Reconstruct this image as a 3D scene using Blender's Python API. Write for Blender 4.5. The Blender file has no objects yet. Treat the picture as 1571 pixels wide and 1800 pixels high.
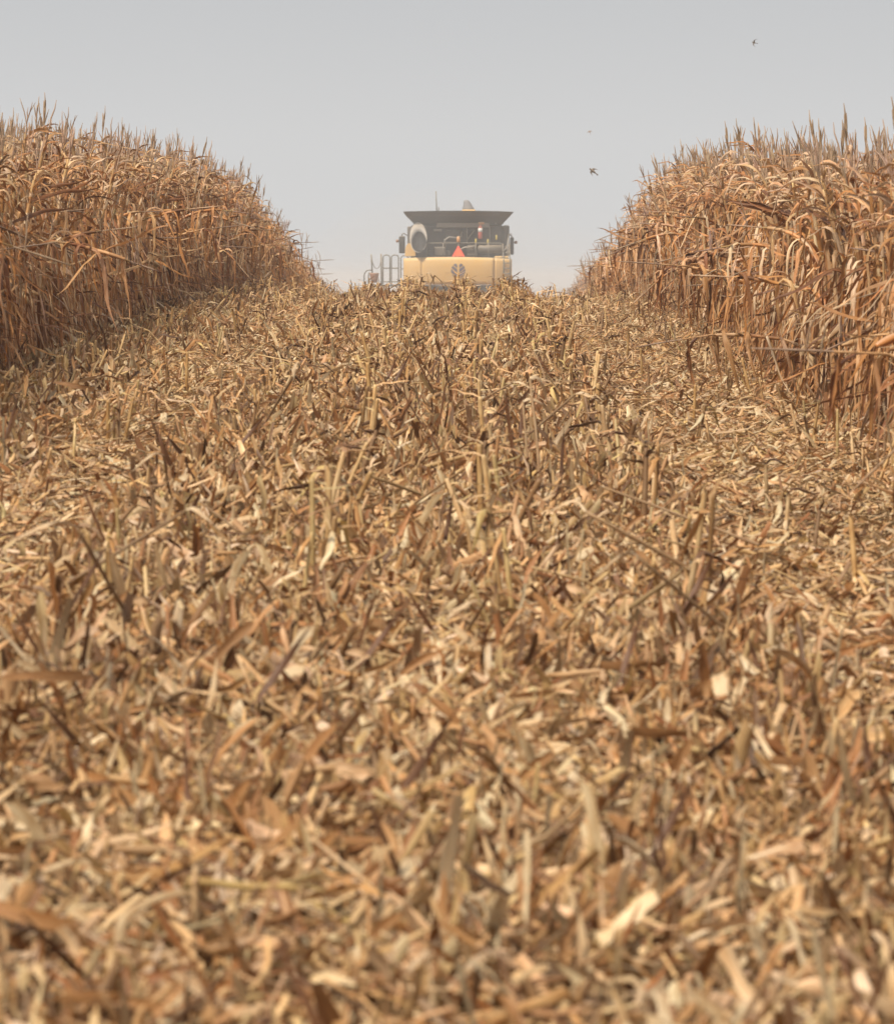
import bpy, bmesh, math, random
import numpy as np
from mathutils import Vector, Matrix, Euler

R = math.radians
rng = random.Random(7)
nrg = np.random.default_rng(7)
scene = bpy.context.scene
COL = scene.collection

# ------------------------------------------------------------------ camera
F = 8000.0                 # focal length in pixels of the 1571 x 1800 photograph
CX, CY = 785.5, 900.0
YH = 490.0                 # eye level in the photograph
CAMZ = 1.55
cam_d = bpy.data.cameras.new('camera')
cam = bpy.data.objects.new('camera', cam_d)
COL.objects.link(cam)
cam_d.sensor_fit = 'VERTICAL'
cam_d.sensor_height = 36.0
cam_d.sensor_width = 36.0
cam_d.lens = 36.0 * F / 1800.0
cam_d.clip_start = 0.5
cam_d.clip_end = 9000
PITCH = math.atan((CY - YH) / F)
cam.location = (0, 0, CAMZ)
cam.rotation_euler = (R(90) - PITCH, 0, 0)
cam_d.dof.use_dof = True
cam_d.dof.focus_distance = 50.0
cam_d.dof.aperture_fstop = 7.8
cam_d.dof.aperture_blades = 0
scene.camera = cam

# ------------------------------------------------------------------ world, sun, exposure
SUN_EL, SUN_AZ = R(52), R(-140)       # azimuth measured from +Y towards +X: behind the camera, to the left
w = bpy.data.worlds.new('World')
scene.world = w
w.use_nodes = True
nt = w.node_tree
nt.nodes.clear()
out = nt.nodes.new('ShaderNodeOutputWorld')
bg = nt.nodes.new('ShaderNodeBackground')
sky = nt.nodes.new('ShaderNodeTexSky')
sky.sky_type = 'NISHITA'
sky.sun_disc = False
sky.sun_elevation = SUN_EL
sky.sun_rotation = SUN_AZ
sky.dust_density = 6.0
sky.air_density = 1.0
hs = nt.nodes.new('ShaderNodeHueSaturation')
hs.inputs['Saturation'].default_value = 0.10
hs.inputs['Value'].default_value = 0.75
# an even layer of thin cloud over the clear sky, brighter overhead and in the haze along the horizon
tc = nt.nodes.new('ShaderNodeTexCoord')
sep = nt.nodes.new('ShaderNodeSeparateXYZ')
ramp = nt.nodes.new('ShaderNodeValToRGB')
cr = ramp.color_ramp
cr.elements[0].position = 0.0
cr.elements[0].color = (5.9, 5.95, 5.97, 1)
cr.elements[1].position = 1.0
cr.elements[1].color = (6.5, 6.6, 6.8, 1)
for pos, c in ((0.012, (5.9, 5.95, 5.97)), (0.03, (5.85, 5.88, 5.9)), (0.062, (5.1, 5.19, 5.3)), (0.2, (5.6, 5.65, 5.75)), (0.5, (6.2, 6.3, 6.4))):
    e = cr.elements.new(pos)
    e.color = (*c, 1)
mix = nt.nodes.new('ShaderNodeMix')
mix.data_type = 'RGBA'
mix.inputs['Factor'].default_value = 0.88
L = nt.links.new
L(tc.outputs['Generated'], sep.inputs[0])
L(sep.outputs['Z'], ramp.inputs['Fac'])
L(sky.outputs['Color'], hs.inputs['Color'])
L(hs.outputs['Color'], mix.inputs['A'])
L(ramp.outputs['Color'], mix.inputs['B'])
L(mix.outputs['Result'], bg.inputs['Color'])
bg.inputs['Strength'].default_value = 0.113
L(bg.outputs[0], out.inputs['Surface'])

sun_d = bpy.data.lights.new('sun', 'SUN')
sun = bpy.data.objects.new('sun', sun_d)
COL.objects.link(sun)
sun_d.energy = 4.7
sun_d.angle = R(6)
sun_d.color = (1.0, 0.915, 0.785)
sdir = Vector((math.sin(SUN_AZ) * math.cos(SUN_EL), math.cos(SUN_AZ) * math.cos(SUN_EL), math.sin(SUN_EL)))
sun.rotation_euler = sdir.to_track_quat('Z', 'Y').to_euler()

scene.view_settings.view_transform = 'Standard'
scene.view_settings.look = 'None'
scene.view_settings.exposure = 0.12
scene.view_settings.gamma = 1.0
scene.cycles.max_bounces = 6
scene.cycles.diffuse_bounces = 3
scene.cycles.transmission_bounces = 4
scene.cycles.volume_bounces = 1

# ------------------------------------------------------------------ helpers
def link(o, parent=None):
    COL.objects.link(o)
    if parent is not None:
        o.parent = parent
    return o

def tag(o, label=None, cat=None, group=None, kind=None):
    if label: o['label'] = label
    if cat: o['category'] = cat
    if group: o['group'] = group
    if kind: o['kind'] = kind
    return o

def thing(name, label, cat, loc=(0, 0, 0), rot=(0, 0, 0), group=None):
    o = bpy.data.objects.new(name, None)
    o.empty_display_size = 0.1
    o.location = loc
    o.rotation_euler = rot
    link(o)
    return tag(o, label, cat, group)

def smooth(me):
    me.polygons.foreach_set('use_smooth', [True] * len(me.polygons))

def part(name, bm, mat, parent, shade=False, label=None):
    me = bpy.data.meshes.new(name)
    bm.normal_update()
    bm.to_mesh(me)
    bm.free()
    for m in (mat if isinstance(mat, (list, tuple)) else [mat]):
        me.materials.append(m)
    if shade:
        smooth(me)
    o = bpy.data.objects.new(name, me)
    link(o, parent)
    if label: o['label'] = label
    return o

def bm_box(bm, lo, hi, bev=0.0, rot=None):
    t = bmesh.new()
    bmesh.ops.create_cube(t, size=1.0)
    c = [(a + b) / 2 for a, b in zip(lo, hi)]
    s = [abs(b - a) for a, b in zip(lo, hi)]
    bmesh.ops.scale(t, vec=s, verts=t.verts)
    if bev > 0:
        bmesh.ops.bevel(t, geom=list(t.edges), offset=min(bev, min(s) * 0.45), segments=2, profile=0.5, affect='EDGES')
    if rot is not None:
        bmesh.ops.rotate(t, cent=(0, 0, 0), matrix=Euler(rot).to_matrix(), verts=t.verts)
    bmesh.ops.translate(t, vec=c, verts=t.verts)
    _merge(bm, t)

def _merge(bm, t):
    me = bpy.data.meshes.new('tmp')
    t.to_mesh(me)
    t.free()
    bm.from_mesh(me)
    bpy.data.meshes.remove(me)

def bm_tube(bm, pts, r, n=8, cap=True):
    pts = [Vector(p) for p in pts]
    rs = r if isinstance(r, (list, tuple)) else [r] * len(pts)
    rings = []
    prev = None
    for i, p in enumerate(pts):
        t = (pts[min(i + 1, len(pts) - 1)] - pts[max(i - 1, 0)]).normalized()
        if prev is None:
            a = Vector((0, 0, 1)) if abs(t.z) < 0.9 else Vector((1, 0, 0))
            u = t.cross(a).normalized()
        else:
            u = (prev - t * prev.dot(t)).normalized()
        prev = u
        v = t.cross(u)
        rings.append([bm.verts.new(p + (u * math.cos(2 * math.pi * k / n) + v * math.sin(2 * math.pi * k / n)) * rs[i]) for k in range(n)])
    for a, b in zip(rings, rings[1:]):
        for k in range(n):
            bm.faces.new((a[k], a[(k + 1) % n], b[(k + 1) % n], b[k]))
    if cap:
        bm.faces.new(rings[0][::-1])
        bm.faces.new(rings[-1])

def bm_loft(bm, rings, cap=True):
    vs = [[bm.verts.new(p) for p in ring] for ring in rings]
    n = len(vs[0])
    for a, b in zip(vs, vs[1:]):
        for k in range(n):
            bm.faces.new((a[k], a[(k + 1) % n], b[(k + 1) % n], b[k]))
    if cap:
        bm.faces.new(vs[0][::-1])
        bm.faces.new(vs[-1])

def bm_prism(bm, outline, y0, y1):
    """outline in x, z; extruded along y"""
    a = [bm.verts.new((x, y0, z)) for x, z in outline]
    b = [bm.verts.new((x, y1, z)) for x, z in outline]
    n = len(a)
    bm.faces.new(a)
    bm.faces.new(b[::-1])
    for k in range(n):
        bm.faces.new((a[k], b[k], b[(k + 1) % n], a[(k + 1) % n]))

class MB:
    """numpy-free mesh collector for leaves and straws with uv and tint"""
    def __init__(s):
        s.v, s.f, s.uv, s.c, s.m = [], [], [], [], []
    def ribbon(s, pts, sides, widths, tint, mat=0, fold=0.25, crumple=0.0, ragged=0.0):
        n = len(pts)
        b = len(s.v)
        acc = rng.random() * 10
        for i in range(n):
            p, sd, wd = pts[i], sides[i], widths[i]
            t = (pts[min(i + 1, n - 1)] - pts[max(i - 1, 0)])
            t = t.normalized() if t.length > 1e-9 else Vector((0, 0, 1))
            up = sd.cross(t)
            mid = p - up * (fold * wd)
            ea, eb = p - sd * wd * 0.5, p + sd * wd * 0.5
            if crumple:
                g = rng.gauss
                ea = ea + up * (g(0, crumple) * wd) + sd * (g(0, crumple * .5) * wd)
                eb = eb + up * (g(0, crumple) * wd) + sd * (g(0, crumple * .5) * wd)
                mid = mid + up * (g(0, crumple * .6) * wd)
            if ragged and i in (0, n - 1):
                ea = ea + t * (rng.uniform(-1, 1) * ragged); eb = eb + t * (rng.uniform(-1, 1) * ragged); mid = mid + t * (rng.uniform(-1, 1) * ragged)
            s.v += [ea, mid, eb]
            if i: acc += (pts[i] - pts[i - 1]).length
            s.uv += [(acc, 0.0), (acc, 0.5), (acc, 1.0)]
            s.c += [tint] * 3
        for i in range(n - 1):
            k = b + 3 * i
            s.f += [(k, k + 1, k + 4, k + 3), (k + 1, k + 2, k + 5, k + 4)]
            s.m += [mat, mat]
    def tube(s, pts, rs, tint, mat=0, n=6, cap=True):
        b = len(s.v)
        prev = None
        acc = rng.random() * 10
        for i, p in enumerate(pts):
            t = (pts[min(i + 1, len(pts) - 1)] - pts[max(i - 1, 0)]).normalized()
            if prev is None:
                a = Vector((0, 0, 1)) if abs(t.z) < 0.9 else Vector((1, 0, 0))
                u = t.cross(a).normalized()
            else:
                u = (prev - t * prev.dot(t)).normalized()
            prev = u
            v = t.cross(u)
            if i: acc += (pts[i] - pts[i - 1]).length
            for k in range(n):
                s.v.append(p + (u * math.cos(2 * math.pi * k / n) + v * math.sin(2 * math.pi * k / n)) * rs[i])
                s.uv.append((acc, k / n))
                s.c.append(tint)
        for i in range(len(pts) - 1):
            for k in range(n):
                a, c = b + i * n + k, b + i * n + (k + 1) % n
                s.f.append((a, c, c + n, a + n))
                s.m.append(mat)
        if cap:
            e = b + (len(pts) - 1) * n
            s.f.append(tuple(e + k for k in range(n)))
            s.m.append(mat)
    def mesh(s, name, mats):
        me = bpy.data.meshes.new(name)
        me.from_pydata([tuple(v) for v in s.v], [], s.f)
        for m in mats: me.materials.append(m)
        me.polygons.foreach_set('material_index', s.m)
        smooth(me)
        uvl = me.uv_layers.new(name='uv')
        li = np.zeros(len(me.loops), dtype=np.int32)
        me.loops.foreach_get('vertex_index', li)
        uvl.data.foreach_set('uv', np.array(s.uv, dtype=np.float32)[li].ravel())
        ca = me.color_attributes.new(name='tint', type='FLOAT_COLOR', domain='POINT')
        ca.data.foreach_set('color', np.array([(*c, 1.0) for c in s.c], dtype=np.float32).ravel())
        me.update()
        return me

# ------------------------------------------------------------------ materials
def new_mat(name):
    m = bpy.data.materials.new(name)
    m.use_nodes = True
    n = m.node_tree
    n.nodes.clear()
    o = n.nodes.new('ShaderNodeOutputMaterial')
    return m, n, o

def dry_mat(name, var=0.35, transl=0.3, veins=1.0, rough=0.55):
    """dry plant matter: tint attribute x lengthwise fibres x blotches x a random tone for each piece"""
    m, n, o = new_mat(name)
    N, K = n.nodes.new, n.links.new
    at = N('ShaderNodeAttribute'); at.attribute_name = 'tint'
    oi = N('ShaderNodeObjectInfo')
    uv = N('ShaderNodeUVMap'); uv.uv_map = 'uv'
    mp = N('ShaderNodeMapping'); mp.inputs['Scale'].default_value = (4.0, 9.0, 1.0)
    K(uv.outputs[0], mp.inputs['Vector'])
    nz = N('ShaderNodeTexNoise'); nz.inputs['Scale'].default_value = 1.0; nz.inputs['Detail'].default_value = 3
    K(mp.outputs[0], nz.inputs['Vector'])
    r1 = N('ShaderNodeMapRange'); r1.inputs[1].default_value = 0.3; r1.inputs[2].default_value = 0.7
    r1.inputs[3].default_value = 1 - 0.40 * veins; r1.inputs[4].default_value = 1 + 0.12 * veins
    K(nz.outputs['Fac'], r1.inputs[0])
    mp2 = N('ShaderNodeMapping'); mp2.inputs['Scale'].default_value = (14.0, 2.0, 1.0)
    K(uv.outputs[0], mp2.inputs['Vector'])
    n2 = N('ShaderNodeTexNoise'); n2.inputs['Scale'].default_value = 1.0; n2.inputs['Detail'].default_value = 4
    K(mp2.outputs[0], n2.inputs['Vector'])
    r2 = N('ShaderNodeMapRange'); r2.inputs[1].default_value = 0.35; r2.inputs[2].default_value = 0.68
    K(n2.outputs['Fac'], r2.inputs[0])
    blot = N('ShaderNodeMix'); blot.data_type = 'RGBA'; blot.blend_type = 'MULTIPLY'
    blot.inputs['B'].default_value = (0.72, 0.60, 0.48, 1)
    K(r2.outputs[0], blot.inputs['Factor'])
    K(at.outputs['Color'], blot.inputs['A'])
    r3 = N('ShaderNodeMapRange'); r3.inputs[3].default_value = 1 - var; r3.inputs[4].default_value = 1 + var * 0.45
    K(oi.outputs['Random'], r3.inputs[0])
    mul = N('ShaderNodeMath'); mul.operation = 'MULTIPLY'
    K(r1.outputs[0], mul.inputs[0]); K(r3.outputs[0], mul.inputs[1])
    vm = N('ShaderNodeVectorMath'); vm.operation = 'SCALE'
    K(blot.outputs['Result'], vm.inputs[0]); K(mul.outputs[0], vm.inputs['Scale'])
    pb = N('ShaderNodeBsdfPrincipled')
    pb.inputs['Roughness'].default_value = rough
    pb.inputs['Specular IOR Level'].default_value = 0.35
    K(vm.outputs[0], pb.inputs['Base Color'])
    bp = N('ShaderNodeBump'); bp.inputs['Strength'].default_value = 0.35; bp.inputs['Distance'].default_value = 0.004
    K(nz.outputs['Fac'], bp.inputs['Height']); K(bp.outputs[0], pb.inputs['Normal'])
    if transl > 0:
        tr = N('ShaderNodeBsdfTranslucent')
        K(vm.outputs[0], tr.inputs['Color'])
        mx = N('ShaderNodeMixShader'); mx.inputs[0].default_value = transl
        K(pb.outputs[0], mx.inputs[1]); K(tr.outputs[0], mx.inputs[2])
        K(mx.outputs[0], o.inputs['Surface'])
    else:
        K(pb.outputs[0], o.inputs['Surface'])
    return m

def paint_mat(name, col, rough=0.5, dust=0.4, dustcol=(0.42, 0.32, 0.21), metal=0.0, scale=3.0, top=0.5):
    m, n, o = new_mat(name)
    N, K = n.nodes.new, n.links.new
    tcn = N('ShaderNodeTexCoord')
    nz = N('ShaderNodeTexNoise'); nz.inputs['Scale'].default_value = scale; nz.inputs['Detail'].default_value = 6; nz.inputs['Roughness'].default_value = 0.65
    K(tcn.outputs['Object'], nz.inputs['Vector'])
    r = N('ShaderNodeMapRange'); r.inputs[1].default_value = 0.3; r.inputs[2].default_value = 0.75
    r.inputs[3].default_value = dust * 0.5; r.inputs[4].default_value = min(1.0, dust * 1.4)
    K(nz.outputs['Fac'], r.inputs[0])
    # dust settles on what faces up
    geo = N('ShaderNodeNewGeometry'); sp = N('ShaderNodeSeparateXYZ')
    K(geo.outputs['Normal'], sp.inputs[0])
    ru = N('ShaderNodeMapRange'); ru.inputs[1].default_value = 0.2; ru.inputs[2].default_value = 1.0; ru.inputs[3].default_value = 0.0; ru.inputs[4].default_value = top
    K(sp.outputs['Z'], ru.inputs[0])
    ad = N('ShaderNodeMath'); ad.operation = 'ADD'; ad.use_clamp = True
    K(r.outputs[0], ad.inputs[0]); K(ru.outputs[0], ad.inputs[1])
    mx = N('ShaderNodeMix'); mx.data_type = 'RGBA'
    mx.inputs['A'].default_value = (*col, 1); mx.inputs['B'].default_value = (*dustcol, 1)
    K(ad.outputs[0], mx.inputs['Factor'])
    pb = N('ShaderNodeBsdfPrincipled')
    pb.inputs['Roughness'].default_value = rough; pb.inputs['Metallic'].default_value = metal
    K(mx.outputs['Result'], pb.inputs['Base Color'])
    K(pb.outputs[0], o.inputs['Surface'])
    return m

M_leaf = dry_mat('dry_leaf', 0.30, 0.20)
M_stalk = dry_mat('dry_stalk', 0.30, 0.0, 0.8)
M_tassel = dry_mat('dry_tassel', 0.25, 0.0, 0.4)
M_litter = dry_mat('litter_leaf', 0.28, 0.16)
M_litstalk = dry_mat('litter_stalk', 0.30, 0.0)
M_green = dry_mat('green_leaf', 0.2, 0.3)

M_yellow = paint_mat('yellow_paint', (0.70, 0.40, 0.09), 0.5, 0.50, (0.66, 0.455, 0.235))
M_black = paint_mat('black_plastic', (0.022, 0.021, 0.02), 0.6, 0.10)
M_rubber = paint_mat('black_rubber', (0.012, 0.012, 0.012), 0.8, 0.02, top=0.0)
M_dark = paint_mat('dark_steel', (0.05, 0.046, 0.042), 0.55, 0.16)
M_tank = paint_mat('tank_sheet', (0.06, 0.053, 0.048), 0.55, 0.12)
M_grey = paint_mat('grey_metal', (0.33, 0.32, 0.30), 0.45, 0.25)
M_auger = paint_mat('auger_shell', (0.33, 0.31, 0.285), 0.6, 0.2)
M_rail = paint_mat('rail_steel', (0.10, 0.10, 0.09), 0.5, 0.22)
M_tyre = paint_mat('tyre_rubber', (0.02, 0.02, 0.02), 0.85, 0.35)
M_red = paint_mat('red_paint', (0.48, 0.06, 0.045), 0.5, 0.25)
M_white = paint_mat('white_label', (0.75, 0.75, 0.73), 0.5, 0.10)
M_orange = paint_mat('amber_lens', (0.62, 0.28, 0.08), 0.4, 0.2)
M_smv = paint_mat('fluorescent_orange', (0.92, 0.17, 0.055), 0.5, 0.06)
M_smvr = paint_mat('dark_red_border', (0.95, 0.10, 0.05), 0.5, 0.04)
M_logo = paint_mat('blue_print', (0.075, 0.07, 0.13), 0.5, 0.25, (0.40, 0.32, 0.25))
M_rust = paint_mat('rusty_red', (0.28, 0.09, 0.04), 0.6, 0.3)
M_canvas = paint_mat('grey_canvas', (0.17, 0.17, 0.18), 0.8, 0.08, top=0.1)
M_glass = paint_mat('dark_glass', (0.012, 0.014, 0.016), 0.12, 0.06)
M_brass = paint_mat('yellow_fitting', (0.55, 0.42, 0.06), 0.5, 0.1)
M_bird = paint_mat('bird_feathers', (0.05, 0.032, 0.022), 0.7, 0.05)
M_birdp = paint_mat('pale_bird_feathers', (0.22, 0.13, 0.07), 0.7, 0.05)

# ------------------------------------------------------------------ ground
PROF = [(-400, -3.5), (-60, -2.6), (0, -1.70), (9.5, -1.52), (20, -1.29), (33.6, -1.01), (49, -0.69), (65, -0.49), (74, -0.44), (80, -0.47), (85, -0.61),
        (100, -1.16), (112, -1.54), (123, -1.93), (160, -3.0), (220, -4.4), (350, -6.0), (700, -7.0), (6000, -7.0)]
_pd = np.arange(-400, 701, 0.5)
_pz = np.interp(_pd, [p[0] for p in PROF], [p[1] for p in PROF])
_k = np.exp(-0.5 * (np.arange(-16, 17) * 0.5 / 3.0) ** 2); _k /= _k.sum()
_pz = np.convolve(np.pad(_pz, 16, mode='edge'), _k, mode='valid')
TILT = 0.045
def gz(x, y):
    x = np.asarray(x, dtype=float); y = np.asarray(y, dtype=float)
    z = np.interp(y, _pd, _pz) + CAMZ
    z = z - TILT * np.clip(x, -8, 8) * np.clip((80 - y) / 30, 0, 1)
    b = 0.022 * np.sin(x * 3.1 + 1.3 * np.sin(y * 0.7)) * np.sin(y * 1.7 + x) + 0.015 * np.sin(x * 7.3 + y * 2.9) * np.sin(y * 5.1 - x * 2.2)
    b = b + 0.022 * np.sin(2 * np.pi * (x + 3.5) / 0.744 + np.pi / 2)
    return z + b * (np.abs(x) < 30)
def gzf(x, y):
    return float(gz(x, y))
def px(x, y, d):
    """the world point seen at photograph pixel x, y at distance d along the view"""
    X = (x - CX) / F * d
    v = (CY - y) / F
    c, s = math.cos(PITCH), math.sin(PITCH)
    return Vector((X, d * (c + v * s), CAMZ + d * (v * c - s)))
def on_ground(x, y):
    d = 7.0
    while d < 120:
        p = px(x, y, d)
        if p.z <= gzf(p.x, p.y): return p
        d += 0.05
    return p

xs = np.concatenate([[-4000, -1500, -500, -200, -90, -45, -30, -20, -14, -10], np.arange(-8, 8.01, 0.125), [10, 14, 20, 30, 45, 90, 200, 500, 1500, 4000]])
ys = np.concatenate([[-400, -150, -60, -20, -5, 0, 4], np.arange(6, 40, 0.125), np.arange(40, 140, 0.5), np.arange(140, 240, 5), [260, 300, 400, 600, 1000, 2000, 4000]])
gx, gy = np.meshgrid(xs, ys)
g3 = np.stack([gx, gy, gz(gx, gy)], -1).reshape(-1, 3)
nx, ny = len(xs), len(ys)
ii = (np.arange(ny - 1)[:, None] * nx + np.arange(nx - 1)[None, :]).ravel()
me = bpy.data.meshes.new('ground')
me.from_pydata(g3.tolist(), [], np.stack([ii, ii + 1, ii + nx + 1, ii + nx], -1).tolist())
smooth(me)
m, n, o = new_mat('soil_with_chaff')
N, K = n.nodes.new, n.links.new
tcn = N('ShaderNodeTexCoord')
nz = N('ShaderNodeTexNoise'); nz.inputs['Scale'].default_value = 28; nz.inputs['Detail'].default_value = 8; nz.inputs['Roughness'].default_value = 0.7
K(tcn.outputs['Object'], nz.inputs['Vector'])
rp = N('ShaderNodeValToRGB')
rp.color_ramp.elements[0].position = 0.36; rp.color_ramp.elements[0].color = (0.07, 0.038, 0.018, 1)
rp.color_ramp.elements[1].position = 0.66; rp.color_ramp.elements[1].color = (0.50, 0.33, 0.17, 1)
e = rp.color_ramp.elements.new(0.5); e.color = (0.24, 0.135, 0.06, 1)
K(nz.outputs['Fac'], rp.inputs['Fac'])
pb = N('ShaderNodeBsdfPrincipled'); pb.inputs['Roughness'].default_value = 0.9
K(rp.outputs['Color'], pb.inputs['Base Color'])
bp = N('ShaderNodeBump'); bp.inputs['Strength'].default_value = 0.8; bp.inputs['Distance'].default_value = 0.03
K(nz.outputs['Fac'], bp.inputs['Height']); K(bp.outputs[0], pb.inputs['Normal'])
K(pb.outputs[0], o.inputs['Surface'])
me.materials.append(m)
ground = link(bpy.data.objects.new('ground', me))
tag(ground, kind='structure')

# ------------------------------------------------------------------ maize plants
def jit(c, a=0.15):
    k = 1 + rng.uniform(-a, a)
    return tuple(max(0.005, x * k * (1 + rng.uniform(-0.05, 0.05))) for x in c)

LEAFC = [((0.66, 0.36, 0.155), 4), ((0.78, 0.50, 0.265), 3.2), ((0.55, 0.26, 0.092), 4.8), ((0.85, 0.63, 0.42), 2.8), ((0.27, 0.115, 0.042), 2.8), ((0.57, 0.345, 0.19), 1.2)]
def pick(tab):
    return jit(rng.choices([c for c, _ in tab], [k for _, k in tab])[0])

def leaf(mb, p0, az, e0, length, width, tint, droop=1.0, n=9, mat=0, kink=None):
    pts, sides, ws = [], [], []
    p = Vector(p0)
    e = e0
    tw = rng.uniform(-0.5, 0.5)
    twr = rng.uniform(-2.6, 2.6)
    daz = rng.uniform(-0.7, 0.7)
    end = R(-rng.uniform(68, 90))
    k0 = rng.uniform(0.10, 0.38) if kink is None else kink
    for i in range(n):
        t = i / (n - 1)
        q = min(1.0, t / max(0.05, k0 * 1.6))
        q = q * q * (3 - 2 * q)
        ee = e0 + (end - e0) * q * droop + 0.25 * math.sin(t * 9 + az * 3) * t
        a = az + daz * t + 0.3 * math.sin(t * 7 + e0 * 5) * t
        d = Vector((math.cos(a) * math.cos(ee), math.sin(a) * math.cos(ee), math.sin(ee)))
        if i: p = p + d * (length / (n - 1))
        s = Vector((-math.sin(a), math.cos(a), 0))
        s = Matrix.Rotation(tw + twr * t * t, 3, d) @ s
        pts.append(p.copy()); sides.append(s)
        prof = (0.55 + 0.45 * min(1, t * 4)) * (1 - max(0, t - 0.35) / 0.65) ** 0.75
        ws.append(max(0.003, width * prof * (1 + 0.12 * math.sin(t * 21 + az))))
    mb.ribbon(pts, sides, ws, tint, mat, fold=rng.uniform(0.15, 0.5), crumple=0.13)

def maize(kind):
    """builders for stalk, foliage, tassel, ear of one dry maize plant; base at the origin"""
    st, fo, ta, ea = MB(), MB(), MB(), MB()
    h = rng.uniform(1.74, 1.92)
    axis = []
    ax, ay = rng.uniform(-0.05, 0.05), rng.uniform(-0.05, 0.05)
    bendz = rng.uniform(0.5, 1.35); angmax = rng.uniform(0.9, 1.9)
    p = Vector((0, 0, -0.04)); ang = 0.0
    nseg = 16
    for i in range(nseg + 1):
        t = i / nseg
        axis.append(p.copy())
        if kind == 'bent':
            zz = t * h
            ang += (0.02 if zz < bendz * 0.8 else rng.uniform(0.15, 0.4)) if ang < angmax else rng.uniform(-0.02, 0.16)
            d = Vector((math.sin(ang), 0.15 * ay, math.cos(ang)))
        else:
            d = Vector((ax * 2 * t + 0.012 * (-1) ** i, ay * 2 * t, 1))
        p = p + d.normalized() * (h / nseg)
    def at(t):
        f = max(0, min(0.999, t)) * nseg
        i = int(f)
        return axis[i].lerp(axis[i + 1], f - i)
    sc = jit(rng.choice([(0.60, 0.41, 0.20), (0.56, 0.35, 0.16), (0.48, 0.30, 0.14)]))
    st.tube(axis, [0.0135 - 0.0085 * (i / nseg) + (0.0022 if i % 2 == 0 else 0) for i in range(nseg + 1)], sc, 0, 6)
    nl = rng.randint(29, 34)
    base = rng.random() * 6.28
    for i in range(nl):
        t = 0.10 + 0.90 * (i + rng.uniform(-0.3, 0.3)) / nl
        a = base + (i % 2) * math.pi + rng.uniform(-0.9, 0.9)
        pp = at(t)
        ln = rng.uniform(0.42, 0.80) * (0.75 if t > 0.85 else 1)
        # the sheath that wraps the stalk
        c = pick(LEAFC)
        if t > 0.80 and kind == 'up':
            leaf(fo, pp, a, R(rng.uniform(60, 86)), ln * .68, rng.uniform(0.018, 0.038), c, rng.uniform(0.35, 1.0), 10, 0, rng.uniform(0.4, 0.65))
        else:
            leaf(fo, pp, a, R(rng.uniform(0, 75)), ln, rng.uniform(0.016, 0.044), c, 1.0 if rng.random() < 0.82 else rng.uniform(0.3, 0.8), 11, 0, rng.uniform(0.06, 0.36))
        if rng.random() < 0.6:
            sh = [at(max(0, t - 0.09)) , at(t - 0.045), at(t)]
            fo.tube([x + Vector((0.003, 0.002, 0)) for x in sh], [0.014, 0.0155, 0.013], jit(c), 0, 5, cap=False)
    # ear in its husk, tipped over
    t = rng.uniform(0.40, 0.52)
    a = base + rng.uniform(-0.4, 0.4)
    pp = at(t)
    el = R(rng.uniform(-75, 10))
    d = Vector((math.cos(a) * math.cos(el), math.sin(a) * math.cos(el), math.sin(el)))
    q0 = pp + Vector((math.cos(a), math.sin(a), 0.3)) * 0.03
    ec = jit((0.68, 0.46, 0.26))
    ea.tube([pp, q0, q0 + d * 0.05, q0 + d * 0.11, q0 + d * 0.17, q0 + d * 0.215, q0 + d * 0.235], [0.006, 0.012, 0.026, 0.030, 0.025, 0.014, 0.004], ec, 0, 8)
    for k in range(4):
        leaf(ea, q0 + d * 0.03, a + rng.uniform(-1.2, 1.2), el + rng.uniform(-0.2, 0.35), rng.uniform(0.16, 0.28), rng.uniform(0.035, 0.055), jit((0.74, 0.52, 0.31)), 0.35, 6)
    # tassel
    tc_ = jit(rng.choice([(0.43, 0.30, 0.205), (0.50, 0.35, 0.23), (0.36, 0.25, 0.18)]))
    top = axis[-1]
    td = (axis[-1] - axis[-2]).normalized()
    L0 = rng.uniform(0.20, 0.38)
    wob = [Vector((rng.uniform(-.006, .006), rng.uniform(-.006, .006), 0)) for _ in range(6)]
    ta.tube([top + td * (L0 * k / 5) + wob[k] for k in range(6)], [0.0045, 0.005, 0.006, 0.006, 0.005, 0.002], tc_, 0, 4)
    for k in range(rng.randint(1, 4)):
        z0 = rng.uniform(0.0, 0.45) * L0
        a = rng.random() * 6.28
        el = R(rng.uniform(68, 88))
        ln = rng.uniform(0.12, 0.24)
        q = top + td * z0
        pts = [q]
        for j in range(4):
            d = Vector((math.cos(a) * math.cos(el), math.sin(a) * math.cos(el), math.sin(el)))
            q = q + d * ln / 4
            el -= R(rng.uniform(-6, 14))
            pts.append(q)
        ta.tube(pts, [0.0035, 0.0052, 0.0052, 0.0045, 0.002], jit(tc_), 0, 4)
    return st, fo, ta, ea

def joined(builders, name, mats):
    mb = MB()
    for i, b in enumerate(builders):
        k = len(mb.v)
        mb.v += b.v; mb.uv += b.uv; mb.c += b.c
        mb.f += [tuple(x + k for x in f) for f in b.f]
        mb.m += [i] * len(b.f)
    return mb.mesh(name, mats)

MAIZE_M = [M_stalk, M_leaf, M_tassel, M_leaf]
PARTN = ['stalk', 'foliage', 'tassel', 'ear']
kinds = ['up'] * 12 + ['bent'] * 8
plants = []
src_maize = bpy.data.collections.new('maize_source')
for i, kd in enumerate(kinds):
    bs = maize(kd)
    parts = [b.mesh(PARTN[j], [MAIZE_M[j]]) for j, b in enumerate(bs)]
    plants.append(parts)
    src_maize.objects.link(bpy.data.objects.new('maize_plant_%02d' % i, joined(bs, 'maize_plant', MAIZE_M)))

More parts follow.
